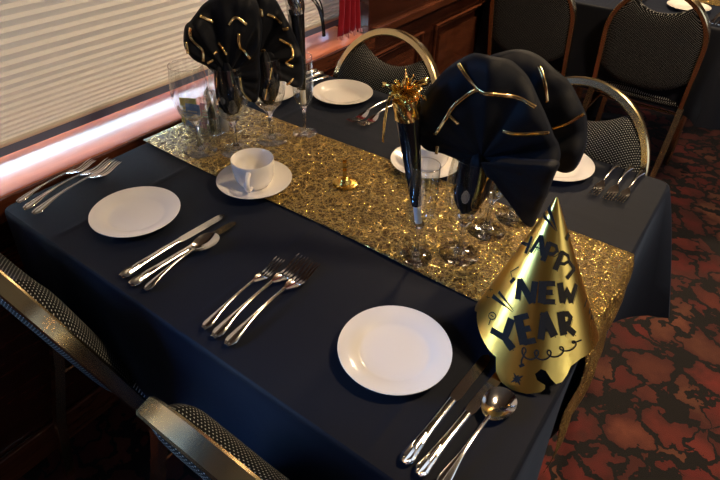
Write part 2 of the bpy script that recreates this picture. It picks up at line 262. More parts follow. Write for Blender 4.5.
M['sill'] = m_wood('varnished_red_wood', (.28, .06, .022), (.46, .13, .05), .30, (12, 2, 12), .25)
M['mould'] = m_wood('mahogany_moulding', (.045, .013, .006), (.11, .034, .016), .16)
M['dark'] = simple('dark_paint', (.012, .010, .010), .8)  # dark paint of the table pedestal and feet
M['ceil'] = simple('cream_ceiling_paint', (.20, .15, .10), .8)
M['rail'] = simple('blue_grey_aluminium', (.10, .15, .26), .4, .2)
M['carpet'] = m_carpet()
M['red'] = m_cloth('red_curtain_cloth', (.30, .012, .022), .7, 900, .3)
M['yellow'] = simple('yellow_sugar_paper', (.90, .74, .18), .7)
M['bluep'] = simple('blue_sweetener_paper', (.16, .36, .85), .7)
M['pink'] = simple('pink_sweetener_paper', (.80, .25, .38), .7)
M['whitep'] = simple('white_card', (.80, .80, .80), .7)
M['pepper'] = simple('ground_pepper', (.012, .011, .010), .8)
M['salt'] = simple('fine_salt', (.55, .55, .55), .8)
M['lamp'] = NT('warm_lamp_glass').set(Base_Color=(1, .8, .55), Emission_Color=(1, .72, .42), Emission_Strength=3.0).m
def m_shade():
    t = NT('pleated_shade_fabric'); t.set(Base_Color=(.78, .73, .68), Roughness=.85)
    tl = t.new('ShaderNodeBsdfTranslucent'); tl.inputs[0].default_value = (.60, .53, .43, 1)
    mx = t.new('ShaderNodeMixShader'); mx.inputs[0].default_value = .010
    t.ln(t.p.outputs[0], mx.inputs[1]); t.ln(tl.outputs[0], mx.inputs[2]); t.ln(mx.outputs[0], t.out.inputs[0]); return t.m
M['shade'] = m_shade()

# ------------------------------------------------------------------ the dining car
def structure(mb, name, mat, **kw):
    o = mb.build(name, mat, smooth=False, **kw); o['kind'] = 'structure'; return o
XL, XR, Y0, Y1, ZC = -1.12, 1.75, -1.9, 6.2, 2.25
WX = -1.30                                   # outer face of the window niche
b = MB(); b.box(XL - .25, XR + .1, Y0 - .1, Y1 + .1, -.06, 0); structure(b, 'floor', M['carpet'])
b = MB(); b.box(XL - .25, XR + .1, Y0 - .1, Y1 + .1, ZC, ZC + .06); structure(b, 'ceiling', M['ceil'])
WIN = [(-1.55, -.06), (.02, 1.60), (3.0, 4.5)]     # window openings of the left wall (along Y)
ZS, ZT = .745, 1.75
b = MB()
b.box(WX - .04, XL, Y0, Y1, 0, ZS - .03); b.box(WX - .04, XL, Y0, Y1, ZT, ZC)
ys = [Y0] + [q for w in WIN for q in w] + [Y1]
for i in range(0, len(ys), 2): b.box(WX - .04, XL, ys[i], ys[i + 1], ZS - .03, ZT)
# raised panels below the window line, with mouldings
wl = structure(b, 'wall_left', M['wood'])
b = MB()
def panel(mb, y0, y1, z0, z1):
    for k, (ins, dx) in enumerate(((0, .012), (.016, .006))):
        r = .007 if k == 0 else .004
        pts = [(XL + dx, y0 + ins, z0 + ins), (XL + dx, y1 - ins, z0 + ins), (XL + dx, y1 - ins, z1 - ins), (XL + dx, y0 + ins, z1 - ins)]
        mb.tube(pts + [pts[0]], r, 8, up=Vector((1, 0, 0)))
    mb.box(XL, XL + .008, y0 + .05, y1 - .05, z0 + .05, z1 - .05)
for y0, y1 in ((.62, 1.27), (1.37, 1.97), (2.08, 2.9), (3.0, 3.9)): panel(b, y0, y1, .16, .665)
structure(b, 'trim_1', M['mould'])
b = MB(); b.box(XL, XL + .022, 1.62, Y1, .735, .768); b.box(XL, XL + .014, Y0, Y1, .0, .10)
structure(b, 'trim_2', M['mould'], bevel=.005)
# right wall with windows, end walls
b = MB(); b.box(XR, XR + .1, Y0, Y1, 0, .8); b.box(XR, XR + .1, Y0, Y1, 1.75, ZC)
for y0, y1 in ((Y0, -1.2), (.0, .5), (1.9, 2.4), (3.8, 4.3), (5.6, Y1)): b.box(XR, XR + .1, y0, y1, .8, 1.75)
structure(b, 'wall_right', M['wood'])
for n, y in (('wall_front', Y0 - .1), ('wall_back', Y1)):
    b = MB(); b.box(XL - .2, XR + .1, y, y + .1, 0, ZC); structure(b, n, M['wood'])
# sills
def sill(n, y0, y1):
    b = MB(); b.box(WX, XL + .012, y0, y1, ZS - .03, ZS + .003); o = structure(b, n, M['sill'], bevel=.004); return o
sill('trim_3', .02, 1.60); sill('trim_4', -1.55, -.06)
b = MB(); b.box(XL + .0125, XL + .020, -1.6, 1.62, ZS - .05, ZS + .004); structure(b, 'trim_5', M['mould'], bevel=.003)
# window frames with panes
for i, (y0, y1) in enumerate(WIN):
    b = MB(); x0, x1 = WX - .01, WX + .022
    b.box(x0, x1, y0, y1, ZS + .003, ZS + .024); b.box(x0, x1, y0, y1, ZT - .03, ZT)
    b.box(x0, x1, y0, y0 + .03, ZS, ZT); b.box(x0, x1, y1 - .03, y1, ZS, ZT)
    w = structure(b, 'window_%d' % (i + 1), M['rail'])
    g = MB(); g.box(WX, WX + .004, y0 + .028, y1 - .028, ZS + .022, ZT - .028); g.build('window_pane', M['thin'], w, smooth=False)

# pleated window shade
sh = empty('pleated_window_shade', (-1.225, .81, 0), 0, 'cream pleated shade lowered over the window beside the set table', 'window shade')
zs = [.796]
while zs[-1] < 1.72: zs.append(zs[-1] + min(.0205, .0085 + (zs[-1] - .80) * .085))
prof = []
for i, z in enumerate(zs):
    prof.append((0.0, z)); 
    if i < len(zs) - 1: prof.append((.50 * (zs[i + 1] - z), z + (zs[i + 1] - z) * .68))
b = MB()
vs = [(x, y, z) for y in (-.76, .76) for x, z in prof]; n = len(prof)
b.add(vs, [(j, j + 1, n + j + 1, n + j) for j in range(n - 1)])
b.build('pleated_fabric', M['shade'], sh, smooth=False)
b = MB(); b.box(-.010, .014, -.76, .76, .793, .801); b.build('bottom_rail', simple('cream_rail', (.55, .50, .42), .5), sh, smooth=False, bevel=.002)
b = MB(); b.box(-.016, .010, -.765, .765, .772, .7935); b.build('dark_sealing_strip', M['rail'], sh, smooth=False, bevel=.002)
b = MB(); b.box(-.02, .022, -.765, .765, 1.70, 1.745); b.build('head_rail', M['rail'], sh, smooth=False, bevel=.002)

# red curtain at the far side of the window
b = MB()
def cur(u, v):
    y = -.065 + .13 * u
    z = .775 - TZ + v * .9
    pin = 1 - .25 * math.exp(-((z - .16) / .12) ** 2)
    return (.012 * math.sin(u * 6.5 * PI) + .004 * math.sin(u * 17 + v * 5), y * pin, z + .006 * math.sin(u * 19) * (1 - v))
b.grid(cur, 70, 40)
c = empty('red_curtain', (-1.135, 1.505, TZ), 0, 'gathered red curtain hanging at the far end of the cream window shade', 'curtain')
b.build('curtain_cloth', M['red'], c, solid=.003)
b = MB()
for k in range(22):
    u = k / 21; x = .012 * math.sin(u * 6.5 * PI); y = (-.065 + .13 * u) * .9
    b.tube([(x, y, .026), (x + .002, y, .014 + .003 * math.sin(k * 3))], [.0028, .0036], 6)
b.build('fringe', simple('pale_pink_fringe', (.55, .25, .25), .8), c)
b = MB(); b.tube([(-.0, -.09, .9), (0, .09, .9)], .008, 10); b.build('curtain_rod', M['brass'], c)
# ------------------------------------------------------------------ tables
TX0, TX1, TY0, TY1 = -1.07, -.035, .293, 1.222
def rr_path(x0, x1, y0, y1, r, ns=40, nc=10):
    """rounded rectangle: list of (x, y, nx, ny, cornerness)"""
    out = []
    def edge(ax, ay, bx, by, nx, ny):
        L = math.hypot(bx - ax, by - ay)
        for i in range(ns):
            t = i / ns; d = min(t, 1 - t) * L
            out.append((ax + (bx - ax) * t, ay + (by - ay) * t, nx, ny, math.exp(-d / .055), t))
    def corner(cx, cy, a0):
        for i in range(nc):
            a = a0 + (PI / 2) * i / nc
            out.append((cx + r * math.cos(a), cy + r * math.sin(a), math.cos(a), math.sin(a), 1.0, 0))
    edge(x0 + r, y0, x1 - r, y0, 0, -1); corner(x1 - r, y0 + r, -PI / 2)
    edge(x1, y0 + r, x1, y1 - r, 1, 0); corner(x1 - r, y1 - r, 0)
    edge(x1 - r, y1, x0 + r, y1, 0, 1); corner(x0 + r, y1 - r, PI / 2)
    edge(x0, y1 - r, x0, y0 + r, -1, 0); corner(x0 + r, y0 + r, PI)
    return out
DROP = .335
def skirt_pt(p, d, seed=0):
    x, y, nx, ny, c, t = p
    f = (.012 + .105 * c ** 1.5 * (1 if x > -.6 else .12)) * (d / DROP) ** .9
    wv = (.010 * math.sin((x + y) * 17 + seed) + .006 * math.sin((x - y) * 31 + 1)) * (d / DROP) * (1 - c)
    X = x + nx * (f + wv); Y = y + ny * (f + wv)
    X = max(X, -1.094)
    z = TZ - d
    if d < .012:   # soft rounding over the edge
        pass
    return (X, Y, z)
def crease(x, y):
    h = 0
    for cx in (-.905, -.545, -.20):
        h = max(h, .0016 * max(0, 1 - abs(x - cx - .004 * math.sin(y * 6)) / .006))
    for cy in (.455, .985):
        h = max(h, .0011 * max(0, 1 - abs(y - cy) / .006))
    return h
def make_cloth():
    b = MB(); path = rr_path(TX0, TX1, TY0, TY1, .022)
    n = len(path); rings = []
    for d in (.0, .0015, .004, .01, .03, .06, .10, .14, .19, .24, .29, .32, DROP):
        e = min(1, d / .006); off = -.005 * (1 - e) ** 2
        rings.append([(q[0] + (path[i][2] * off), q[1] + (path[i][3] * off), q[2]) for i, q in enumerate(skirt_pt(p, d) for p in path)])
    # crease continues down the front
    for j, r in enumerate(rings):
        for i, q in enumerate(r):
            if path[i][3] < -.9 and abs(q[0] + .905) < .012 and j > 2: r[i] = (q[0], q[1] - .006 * (1 - abs(q[0] + .905) / .012), q[2])
    b.loft(rings, caps=False)
    # top
    NX, NY = 180, 90
    x0, x1, y0, y1 = TX0 + .005, TX1 - .005, TY0 + .005, TY1 - .005
    def top(u, v):
        # squeeze the corners to follow the rounding
        x = x0 + (x1 - x0) * u; y = y0 + (y1 - y0) * v; r = .017
        for cx, sx in ((x0 + r, -1), (x1 - r, 1)):
            for cy, sy in ((y0 + r, -1), (y1 - r, 1)):
                dx, dy = (x - cx) * sx, (y - cy) * sy
                if dx > 0 and dy > 0:
                    m = max(dx, dy); L = math.hypot(dx, dy)
                    if L > 0: x = cx + sx * dx / L * m; y = cy + sy * dy / L * m
        return (x, y, TZ + crease(x, y) * (1 if .02 < u < .98 and .02 < v < .98 else 0))
    b.grid(top, NX, NY)
    return b.build('tablecloth', M['navy'], merge=True, angle=60)
def make_table():
    t = empty('dining_table', ((TX0 + TX1) / 2, (TY0 + TY1) / 2, 0), 0, 'rectangular dining table under the black cloth next to the window shade', 'table')
    hx, hy = (TX1 - TX0) / 2 - .008, (TY1 - TY0) / 2 - .008
    b = MB(); b.box(-hx, hx, -hy, hy, TZ - .032, TZ - .003); b.build('tabletop', M['wood'], t, smooth=False, bevel=.006)
    b = MB(); b.lathe([(.0, .72), (.06, .72), (.035, .66), (.035, .12), (.06, .06), (.0, .05)], 24); b.build('pedestal', M['dark'], t)
    for a in range(4):
        b = MB(); c_, s_ = math.cos(a * PI / 2 + PI / 4), math.sin(a * PI / 2 + PI / 4)
        b.tube([(.03 * c_, .03 * s_, .09), (.2 * c_, .2 * s_, .06), (.34 * c_, .34 * s_, .012)], [.022, .018, .012], 10); b.build('foot', M['dark'], t)
    return t
cloth = make_cloth(); tag(cloth, 'black tablecloth with fold creases on the nearest table by the window', 'tablecloth')
table = make_table()
RY0, RY1 = .631, .913
def make_runner():
    b = MB(); xs = []
    x = -1.078
    pts = []          # centre line (x, z)
    while x < TX1 - .004: pts.append((x, RZ)); x += .008
    for k in range(1, 6):
        a = k / 5 * PI / 2; pts.append((TX1 - .004 + .010 * math.sin(a), RZ - .010 + .010 * math.cos(a)))
    d = .02
    while d < .34: pts.append((TX1 + .007 + .014 * (d / DROP) ** .9 + .004 * math.sin(d * 30), TZ - d)); d += .01
    n = len(pts) - 1
    def f(u, v):
        i = min(n, int(round(u * n))); x, z = pts[i]
        y = RY0 + (RY1 - RY0) * v + (.003 * math.sin(x * 9) if v in (0, 1) else .003 * math.sin(x * 9))
        if z > TZ - .001: z += .0010 * max(0, noise.noise(Vector((x * 40, y * 40, 0)))) * (1 if x < TX1 - .02 else 0)
        else: x += .003 * math.sin(y * 40)
        return (x, y, z)
    b.grid(f, n, 44)
    return b.build('table_runner', M['runner'], solid=.0008, off=1, angle=70)
runner = make_runner(); tag(runner, 'gold metallic thread runner lying across the nearest black table', 'table runner')
T2 = Vector((-.02, 2.2, 0))
copy_tree(table, loc=table.location + T2, label='dining table under black cloth behind the two far chairs')
copy_tree(cloth, loc=T2, label='black tablecloth on the farther table at the top right')
copy_tree(runner, loc=T2, label='gold runner on the farther table at the top right corner')

# ------------------------------------------------------------------ chairs
HW, APEX, SPR, LEAN = .180, .885, .69, .27
def hoop_pt(a):   # a in 0..pi, ellipse part
    return (-HW * math.cos(a), SPR + (APEX - SPR) * math.sin(a))
def yl(z): return (APEX - z) * LEAN           # y of the leaning back plane (local, faces +y)
def make_chair():
    t = empty('banquet_chair', (0, 0, 0))
    path = [(-HW, .43), (-HW, .52), (-HW, .60)] + [hoop_pt(PI * k / 28) for k in range(29)] + [(HW, .60), (HW, .52), (HW, .43)]
    rings = []
    P = [Vector((x, yl(z), z)) for x, z in path]
    nb = Vector((0, 1, LEAN)).normalized()     # normal of the back plane
    hd, hr = .0135, .0095
    for i, p in enumerate(P):
        a = P[max(0, i - 1)]; c = P[min(len(P) - 1, i + 1)]; tg = (c - a).normalized(); rad = tg.cross(nb).normalized()
        e = .003
        sect = [(-hr, -hd + e), (-hr + e, -hd), (hr - e, -hd), (hr, -hd + e), (hr, hd - e), (hr - e, hd), (-hr + e, hd), (-hr, hd - e)]
        rings.append([p + rad * s_[0] + nb * s_[1] for s_ in sect])
    b = MB(); b.loft(rings); b.build('back_frame', M['brass'], t, angle=35)
    # back pad
    wp = HW - .008
    def zt(x):
        hoop = SPR + (APEX - .014 - SPR) * math.sqrt(max(0, 1 - (x / (HW - .004)) ** 2))
        return min(.800 + .055 * (x / .12) ** 2, hoop)
    def zb(x): return .485 + .07 * (abs(x) / wp) ** 3
    def pad(sgn):
        def f(u, v):
            uu = math.sin((u * 2 - 1) * PI / 2); vv = .5 - .5 * math.cos(v * PI)
            x = uu * wp; z = zb(x) + (zt(x) - zb(x)) * vv
            th = .042 * (max(0, 1 - abs(uu) ** 5)) ** .5 * (max(0, 1 - abs(2 * vv - 1) ** 7)) ** .5
            if sgn < 0: th *= .5
            return (x, yl(z) + sgn * th, z)
        return f
    b = MB(); b.grid(pad(1), 40, 40); b.grid(pad(-1), 40, 40); b.build('backrest', M['pad'], t, angle=80)
    # seat
    def seat(sgn):
        def f(u, v):
            uu = math.sin((u * 2 - 1) * PI / 2); vv = math.sin((v * 2 - 1) * PI / 2)
            taper = 1 - .08 * vv
            th = (max(0, 1 - abs(uu) ** 6)) ** .5 * (max(0, 1 - abs(vv) ** 6)) ** .5
            return (uu * .195 * (1 + .06 * vv), .33 + vv * .205, .435 + (sgn > 0) * .045 * th - (sgn < 0) * .012 * th)
        return f
    b = MB(); b.grid(seat(1), 24, 24); b.grid(seat(-1), 24, 24); b.build('seat', M['pad'], t, angle=80)
    b = MB(); b.tube([(-.175, .16, .414), (.175, .16, .414), (.185, .50, .414), (-.185, .50, .414)], .011, 8, closed=True); b.build('seat_frame', M['brass'], t)
    for s_ in (-1, 1):
        b = MB(); b.tube([(s_ * HW, yl(.44) - .002, .44), (s_ * (HW + .002), .10, .36), (s_ * (HW + .004), .05, .2), (s_ * (HW + .006), .01, .0)], .0115, 8, sect=[(-.011, -.011), (.011, -.011), (.011, .011), (-.011, .011)]); b.build('rear_leg', M['brass'], t, angle=35)
        b = MB(); b.tube([(s_ * .178, .47, .414), (s_ * .185, .49, .2), (s_ * .19, .505, .0)], .0115, 8, sect=[(-.011, -.011), (.011, -.011), (.011, .011), (-.011, .011)]); b.build('front_leg', M['brass'], t, angle=35)
        b = MB(); b.tube([(s_ * (HW + .002), .10, .33), (s_ * .182, .48, .33)], .007, 8); b.build('side_rail', M['brass'], t)
    b = MB(); b.tube([(-.182, .32, .33), (.182, .32, .33)], .006, 8); b.build('cross_rail', M['brass'], t)
    return t
ch = make_chair(); ch['category'] = 'chair'
CH = [((-.835, .148), 0, 'gold-framed dotted chair at the near side of the table, nearest the window'),
      ((-.278, .146), 0, 'gold-framed dotted chair at the near side of the table, bottom edge of the picture'),
      ((-.822, 1.312), PI, 'gold-framed dotted chair across the table, in front of the mahogany panels'),
      ((-.275, 1.312), PI, 'gold-framed dotted chair across the table, behind the three dark forks'),
      ((-.825, 2.34), 0, 'dark dotted chair with its back to us, left one at the farther table'),
      ((-.330, 2.34), 0, 'dark dotted chair with its back to us, right one at the farther table')]
for i, ((x, y), rz, lb) in enumerate(CH):
    o = ch if i == 0 else copy_tree(ch)
    o.location = (x, y, 0); o.rotation_euler = (0, 0, rz); o['label'] = lb; o['category'] = 'chair'; o['group'] = 'gold-framed banquet chairs around the tables'

# ------------------------------------------------------------------ crockery
def make_plate(name='bread_plate', r=.0828):
    k = r / .086
    prof = [(0.0001, .0065), (.030, .0062), (.050, .0066), (.0565, .0085), (.062, .0118), (.074, .0145), (.084, .0172), (.0862, .0178), (.0865, .0170), (.084, .0150), (.066, .0095), (.056, .0045), (.052, .0010), (.049, .0), (.047, .0025), (.0001, .0028)]
    b = MB(); b.lathe([(p * k, z * k) for p, z in prof], 72); return b.build(name, M['china'], angle=70)
pl = make_plate()
PL = [((-.835, .437, TZ), 'white bread plate at the window end of the table, beside the blue-lit forks'),
      ((-.256, .457, TZ), 'white bread plate nearest the gold party hat'),
      ((-.864, 1.122, TZ), 'white bread plate across the table in front of the rounded gold chair'),
      ((-.262, 1.122, TZ), 'white bread plate partly covered by the black napkin near the dark forks'),
      ((-.285, 2.690, TZ), 'white bread plate on the farther table, seen through the chair frame')]
for i, (loc, lb) in enumerate(PL):
    o = pl if i == 0 else copy_tree(pl)
    o.location = loc; tag(o, lb, 'plate', 'white bread plates')
def make_saucer():
    b = MB(); b.lathe([(.0001, .004), (.024, .004), (.027, .0055), (.030, .0045), (.040, .006), (.060, .0125), (.0765, .0175), (.0778, .0182), (.0775, .0170), (.060, .0100), (.040, .003), (.030, .0), (.027, .0015), (.0001, .002)], 64)
    return b.build('saucer', M['china'], angle=70)
sa = make_saucer(); sa.location = (-.735, .655, RZ); tag(sa, 'white saucer under the coffee cup on the gold runner', 'saucer', 'white saucers')
s2 = copy_tree(sa, loc=(-.495, .945, TZ), label='white saucer behind the tall glass holding the gold-topped horn')
s3 = copy_tree(sa, loc=(-1.025, 1.0, TZ), label='white saucer half hidden behind the stemmed glasses by the window')
def make_cup():
    t = empty('coffee_cup')
    b = MB(); b.lathe([(.0001, .004), (.024, .004), (.026, .0), (.029, .0), (.031, .004), (.036, .010), (.0405, .022), (.0425, .040), (.0435, .0585), (.0428, .0598), (.0412, .0588), (.0395, .040), (.037, .022), (.030, .010), (.0001, .007)], 56); b.build('cup_body', M['china'], t, angle=70)
    b = MB(); pts = [(.040 + .026 * math.sin(a) * 1.0, 0, .032 + .0175 * math.cos(a)) for a in [PI * k / 14 for k in range(15)]]
    pts = [(.039, 0, .0505)] + pts[1:-1] + [(.0385, 0, .0135)]
    b.tube(pts, .004, 8, sect=[(.0055 * math.cos(q), .0035 * math.sin(q)) for q in [2 * PI * j / 10 for j in range(10)]], up=Vector((0, 1, 0))); b.build('handle', M['china'], t)
    return t
cup = make_cup(); cup.location = (-.735, .655, RZ + .0045); cup.rotation_euler = (0, 0, -.98)
tag(cup, 'white coffee cup on its saucer on the gold runner', 'cup', 'white coffee cups')
copy_tree(cup, loc=(-.488, .950, TZ + .0045), rz=2.2, label='white coffee cup mostly hidden behind the large gold-striped napkin')

# ------------------------------------------------------------------ flatware (handle end at the origin, pointing along +y)
def hand(L, w0=.0105, wn=.0030, th=.0032, arch=.010, z0=.0045, zn=.012):
    rings = []; n = 22
    for i in range(n + 1):
        t = i / n; y = t * L
        flare = math.exp(-(t / .34) ** 2)
        w = wn + (w0 - wn) * flare
        if t < .09: w *= (.30, .86)[1] if t > .035 else .42 + t * 8
        w *= 1 + .05 * math.cos(t * 60) * (t < .16)
        zc = z0 + arch * math.sin(PI * min(1, t * .9)) * .5 + (zn - z0) * t
        h = th * (.75 + .25 * flare)
        r = []
        for j in range(20):
            a = 2 * PI * j / 20; up_ = math.sin(a)
            rid = (1 + .30 * math.cos(math.cos(a) * 3.2 * PI) * (.35 + .65 * flare)) if up_ > 0 else .6
            r.append((w * math.cos(a), y, zc + h * up_ * rid))
        rings.append(r)
    return rings
def make_fork(L=.22):
    t = empty('fork'); hl = L * .62
    b = MB(); b.loft(hand(hl, .0105, .0028)); b.build('handle', M['silver'], t, angle=60)
    b = MB(); s = L / .22
    # shoulder
    def zc(y):
        q = (y - hl) / (L - hl); return .012 - .011 * math.sin(min(1, q * 1.25) * PI * .75) + .010 * max(0, q - .45)
    rings = []
    ysh = hl + .030 * s
    for i in range(11):
        q = i / 10; y = hl - .002 + (ysh - hl + .002) * q; w = .0028 + (.0122 * s - .0028) * math.sin(min(1, q * 1.15) * PI / 2) ** 1.3
        ring = []
        for j in range(9):
            x = -w + 2 * w * j / 8; ring.append((x, y, zc(y) + .0022 * (x / .0122) ** 2 + .0007))
        for j in range(9):
            x = w - 2 * w * j / 8; ring.append((x, y, zc(y) + .0022 * (x / .0122) ** 2 - .0007))
        rings.append(ring)
    b.loft(rings); b.build('head', M['silver'], t, angle=60)
    for k in range(4):
        xc = (-.0092 + .00613 * k) * s; b = MB(); rr = []
        for i in range(9):
            q = i / 8; y = ysh - .002 + (L - ysh + .002) * q; w = (.0021 - .0009 * q) * (.35 if i == 8 else 1); xx = xc * (1 + .10 * q)
            h = .0009 * (.5 if i == 8 else 1)
            z = zc(y) + .0022 * (xc / .0122) ** 2
            rr.append([(xx - w, y, z - h), (xx + w, y, z - h), (xx + w, y, z + h), (xx - w, y, z + h)])
        b.loft(rr); b.build('tine', M['silver'], t, angle=60)
    return t
def make_knife(L=.225):
    t = empty('table_knife'); hl = L * .53
    b = MB(); b.loft(hand(hl, .0105, .0058, .0046, .003, .0048, .0062)); b.build('handle', M['silver'], t, angle=60)
    b = MB(); rr = []
    for i in range(19):
        q = i / 18; y = hl - .002 + (L - hl + .002) * q
        wr = .0078 if q > .1 else .005 + .028 * q
        if q > .75: wr *= math.sqrt(max(.01, 1 - ((q - .75) / .25) ** 2.4))
        wl = -.0075 if q > .1 else -.005 - .025 * q
        if q > .88: wl *= math.sqrt(max(.01, 1 - ((q - .88) / .12) ** 2))
        z = .0062 - .0036 * q
        rr.append([(wl, y, z - .0011), (wr, y, z - .0003), (wr, y, z + .0003), (wl, y, z + .0011)])
    b.loft(rr); b.build('blade', M['silver'], t, angle=50)
    return t
def make_spoon(L=.168):
    t = empty('teaspoon'); bl = .058; hl = L - bl + .006
    b = MB(); b.loft(hand(hl, .0085, .0024, .0026, .010, .004, .010)); b.build('handle', M['silver'], t, angle=60)
    b = MB()
    def bowl(th):
        def f(u, v):
            a = 2 * PI * u; r = v
            yy = math.cos(a) * r; xx = math.sin(a) * r
            w = .0205 * (1 + .12 * yy)
            return (xx * w, hl - .005 + bl / 2 + yy * bl / 2, .0105 - .0085 * (1 - r * r) - th - .001 * yy)
        return f
    b.grid(bowl(0), 40, 10, wrap=True); b.grid(bowl(.0011), 40, 10, wrap=True)
    b.build('bowl', M['silver'], t, angle=60); return t
def place(proto, key, label, cat, group, L, used, z=TZ + .0008):
    x0, y0, x1, y1 = LEAF['cut'][key]; o = proto if not used else copy_tree(proto)
    o.location = (x0, y0, z); o.rotation_euler = (0, 0, math.atan2(y1 - y0, x1 - x0) - PI / 2)
    s_ = math.hypot(x1 - x0, y1 - y0) / L; o.scale = (s_, s_, s_); tag(o, label, cat, group); return o
fk = make_fork(); kn = make_knife(); sp = make_spoon()
g1, g2, g3 = 'forks laid at the four places', 'table knives', 'teaspoons'
FK = [('f11', 'fork nearest the window, one of three lit blue at the left table corner'),
      ('f12', 'middle fork of the three lit blue at the left table corner'),
      ('f13', 'fork nearest the white plate, of the three at the left table corner'),
      ('f21', 'small left fork of the three in front of the gold runner, near table edge'),
      ('f22', 'middle fork of the three at the centre of the near table edge'),
      ('f23', 'right fork of the three at the centre of the near table edge'),
      ('f31', 'left fork of the three at the far right table corner'),
      ('f32', 'middle fork of the three at the far right table corner'),
      ('f33', 'right fork of the three at the far right table corner')]
forks = [place(fk, k, lb, 'fork', g1, .22, i > 0) for i, (k, lb) in enumerate(FK)]
LEAF['cut'].update(f41=[-.735, 1.262, -.742, 1.052], f42=[-.706, 1.258, -.712, 1.050], k31=[-1.035, 1.215, -1.035, 1.0], k32=[-1.008, 1.213, -1.008, .995], s3=[-.978, 1.20, -.978, 1.04])
LEAF['cut'].update(f41=[-.742, 1.205, -.748, 1.0], f42=[-.712, 1.205, -.716, 1.0])
forks.append(place(fk, 'f41', 'left fork lying behind the gold-topped horn, far side of the table', 'fork', g1, .22, True))
forks.append(place(fk, 'f42', 'right fork lying behind the gold-topped horn, far side of the table', 'fork', g1, .22, True))
KN = [('k11', 'table knife beside the white plate at the window end, left of its pair'),
      ('k12', 'table knife next to the teaspoon in the window-end setting'),
      ('k21', 'table knife between the near white plate and its twin, by the gold hat'),
      ('k22', 'table knife next to the teaspoon at the bottom of the picture'),
      ('k31', 'table knife across the table along the window, nearest the sill'),
      ('k32', 'table knife across the table, second from the window sill')]
knives = [place(kn, k, lb, 'knife', g2, .225, i > 0) for i, (k, lb) in enumerate(KN)]
SPN = [('s1', 'teaspoon lying right of the two knives in the window-end setting'),
       ('s2', 'teaspoon right of the knives at the bottom of the picture'),
       ('s3', 'teaspoon across the table between knives and plate near the window')]
spoons = [place(sp, k, lb, 'spoon', g3, .168, i > 0) for i, (k, lb) in enumerate(SPN)]
spoons[0].location.z += .001; spoons[0].rotation_euler[0] = .030   # its bowl lies on the knife blade
# hat brim rests on the knife tips: nothing else needed.  Farther table settings
for src, lb in ((forks[3], 'left fork on the farther table'), (forks[4], 'middle fork on the farther table'), (forks[5], 'right fork on the farther table')):
    o = copy_tree(src, loc=src.location + T2 + Vector((.03, .0, 0)), label=lb + ', behind the dark chair back', group='forks on the farther table')
for src, lb in ((knives[2], 'left knife on the farther table, at the right picture edge'), (knives[3], 'right knife on the farther table, at the right picture edge')):
    copy_tree(src, loc=src.location + T2, label=lb, group='knives on the farther table')

# ------------------------------------------------------------------ glasses
def make_goblet():
    t = empty('wine_goblet')
    b = MB(); b.lathe([(.0001, .0045), (.008, .0060), (.020, .0034), (.0345, .0016), (.0365, .0008), (.0345, .0), (.0001, .0)], 48); b.build('glass_foot', M['glass'], t, angle=60)
    b = MB()
    b.lathe([(.0001, .004), (.012, .0055), (.0085, .011), (.0050, .020), (.0044, .040), (.0050, .060), (.0085, .070), (.014, .077), (.016, .080), (.010, .083), (.0001, .0825)], 8); b.build('glass_stem', M['glass'], t, angle=25)
    b = MB(); b.lathe([(.0001, .0800), (.012, .0805), (.022, .086), (.031, .097), (.037, .112), (.0400, .130), (.0402, .148), (.0385, .170), (.0360, .190), (.0352, .200)], 56); b.build('glass_bowl', M['thin'], t, angle=80)
    b = MB(); b.lathe([(.0352 + .0007 * math.cos(a), .200 + .0007 * math.sin(a)) for a in [2 * PI * k / 8 for k in range(9)]], 56); b.build('glass_rim', M['glass'], t, angle=80)
    return t
def make_flute():
    t = empty('champagne_flute')
    b = MB(); b.lathe([(.0001, .0040), (.006, .0055), (.015, .0032), (.0275, .0014), (.029, .0007), (.0275, .0), (.0001, .0)], 40); b.build('glass_foot', M['glass'], t, angle=60)
    b = MB(); b.lathe([(.0001, .0035), (.008, .005), (.0045, .012), (.0036, .025), (.0036, .045), (.0045, .060), (.0085, .069), (.010, .073), (.0001, .076)], 10); b.build('glass_stem', M['glass'], t, angle=25)
    b = MB(); b.lathe([(.0001, .0715), (.009, .0725), (.016, .079), (.021, .089), (.0238, .103), (.0248, .120), (.0246, .145), (.0236, .188)], 48); b.build('glass_bowl', M['thin'], t, angle=80)
    b = MB(); b.lathe([(.0236 + .0006 * math.cos(a), .188 + .0006 * math.sin(a)) for a in [2 * PI * k / 8 for k in range(9)]], 48); b.build('glass_rim', M['glass'], t, angle=80)
    return t
GB = [((-.288, .718), 'clear goblet holding the large gold-striped black napkin'),
      ((-.281, .812), 'clear goblet second from the party hat side, behind the napkin glass'),
      ((-.255, .884), 'clear goblet standing furthest back behind the large napkin'),
      ((-.870, .732), 'clear goblet holding the left black napkin, behind the coffee cup'),
      ((-.843, .820), 'clear goblet holding the black napkin next to the black horn'),
      ((-.934, .681), 'empty clear goblet in front of the sugar caddy')]
gob = make_goblet()
for i, ((x, y), lb) in enumerate(GB):
    o = gob if i == 0 else copy_tree(gob)
    o.location = (x, y, RZ + .001); tag(o, lb, 'glass', 'clear stemmed goblets on the gold runner')
flu = make_flute(); flu.location = (-.346, .663, RZ + .001)
tag(flu, 'clear champagne flute holding the gold-topped horn', 'glass', 'champagne flutes')
copy_tree(flu, loc=(-.805, .895, RZ + .001), label='clear champagne flute holding the black horn near the window')

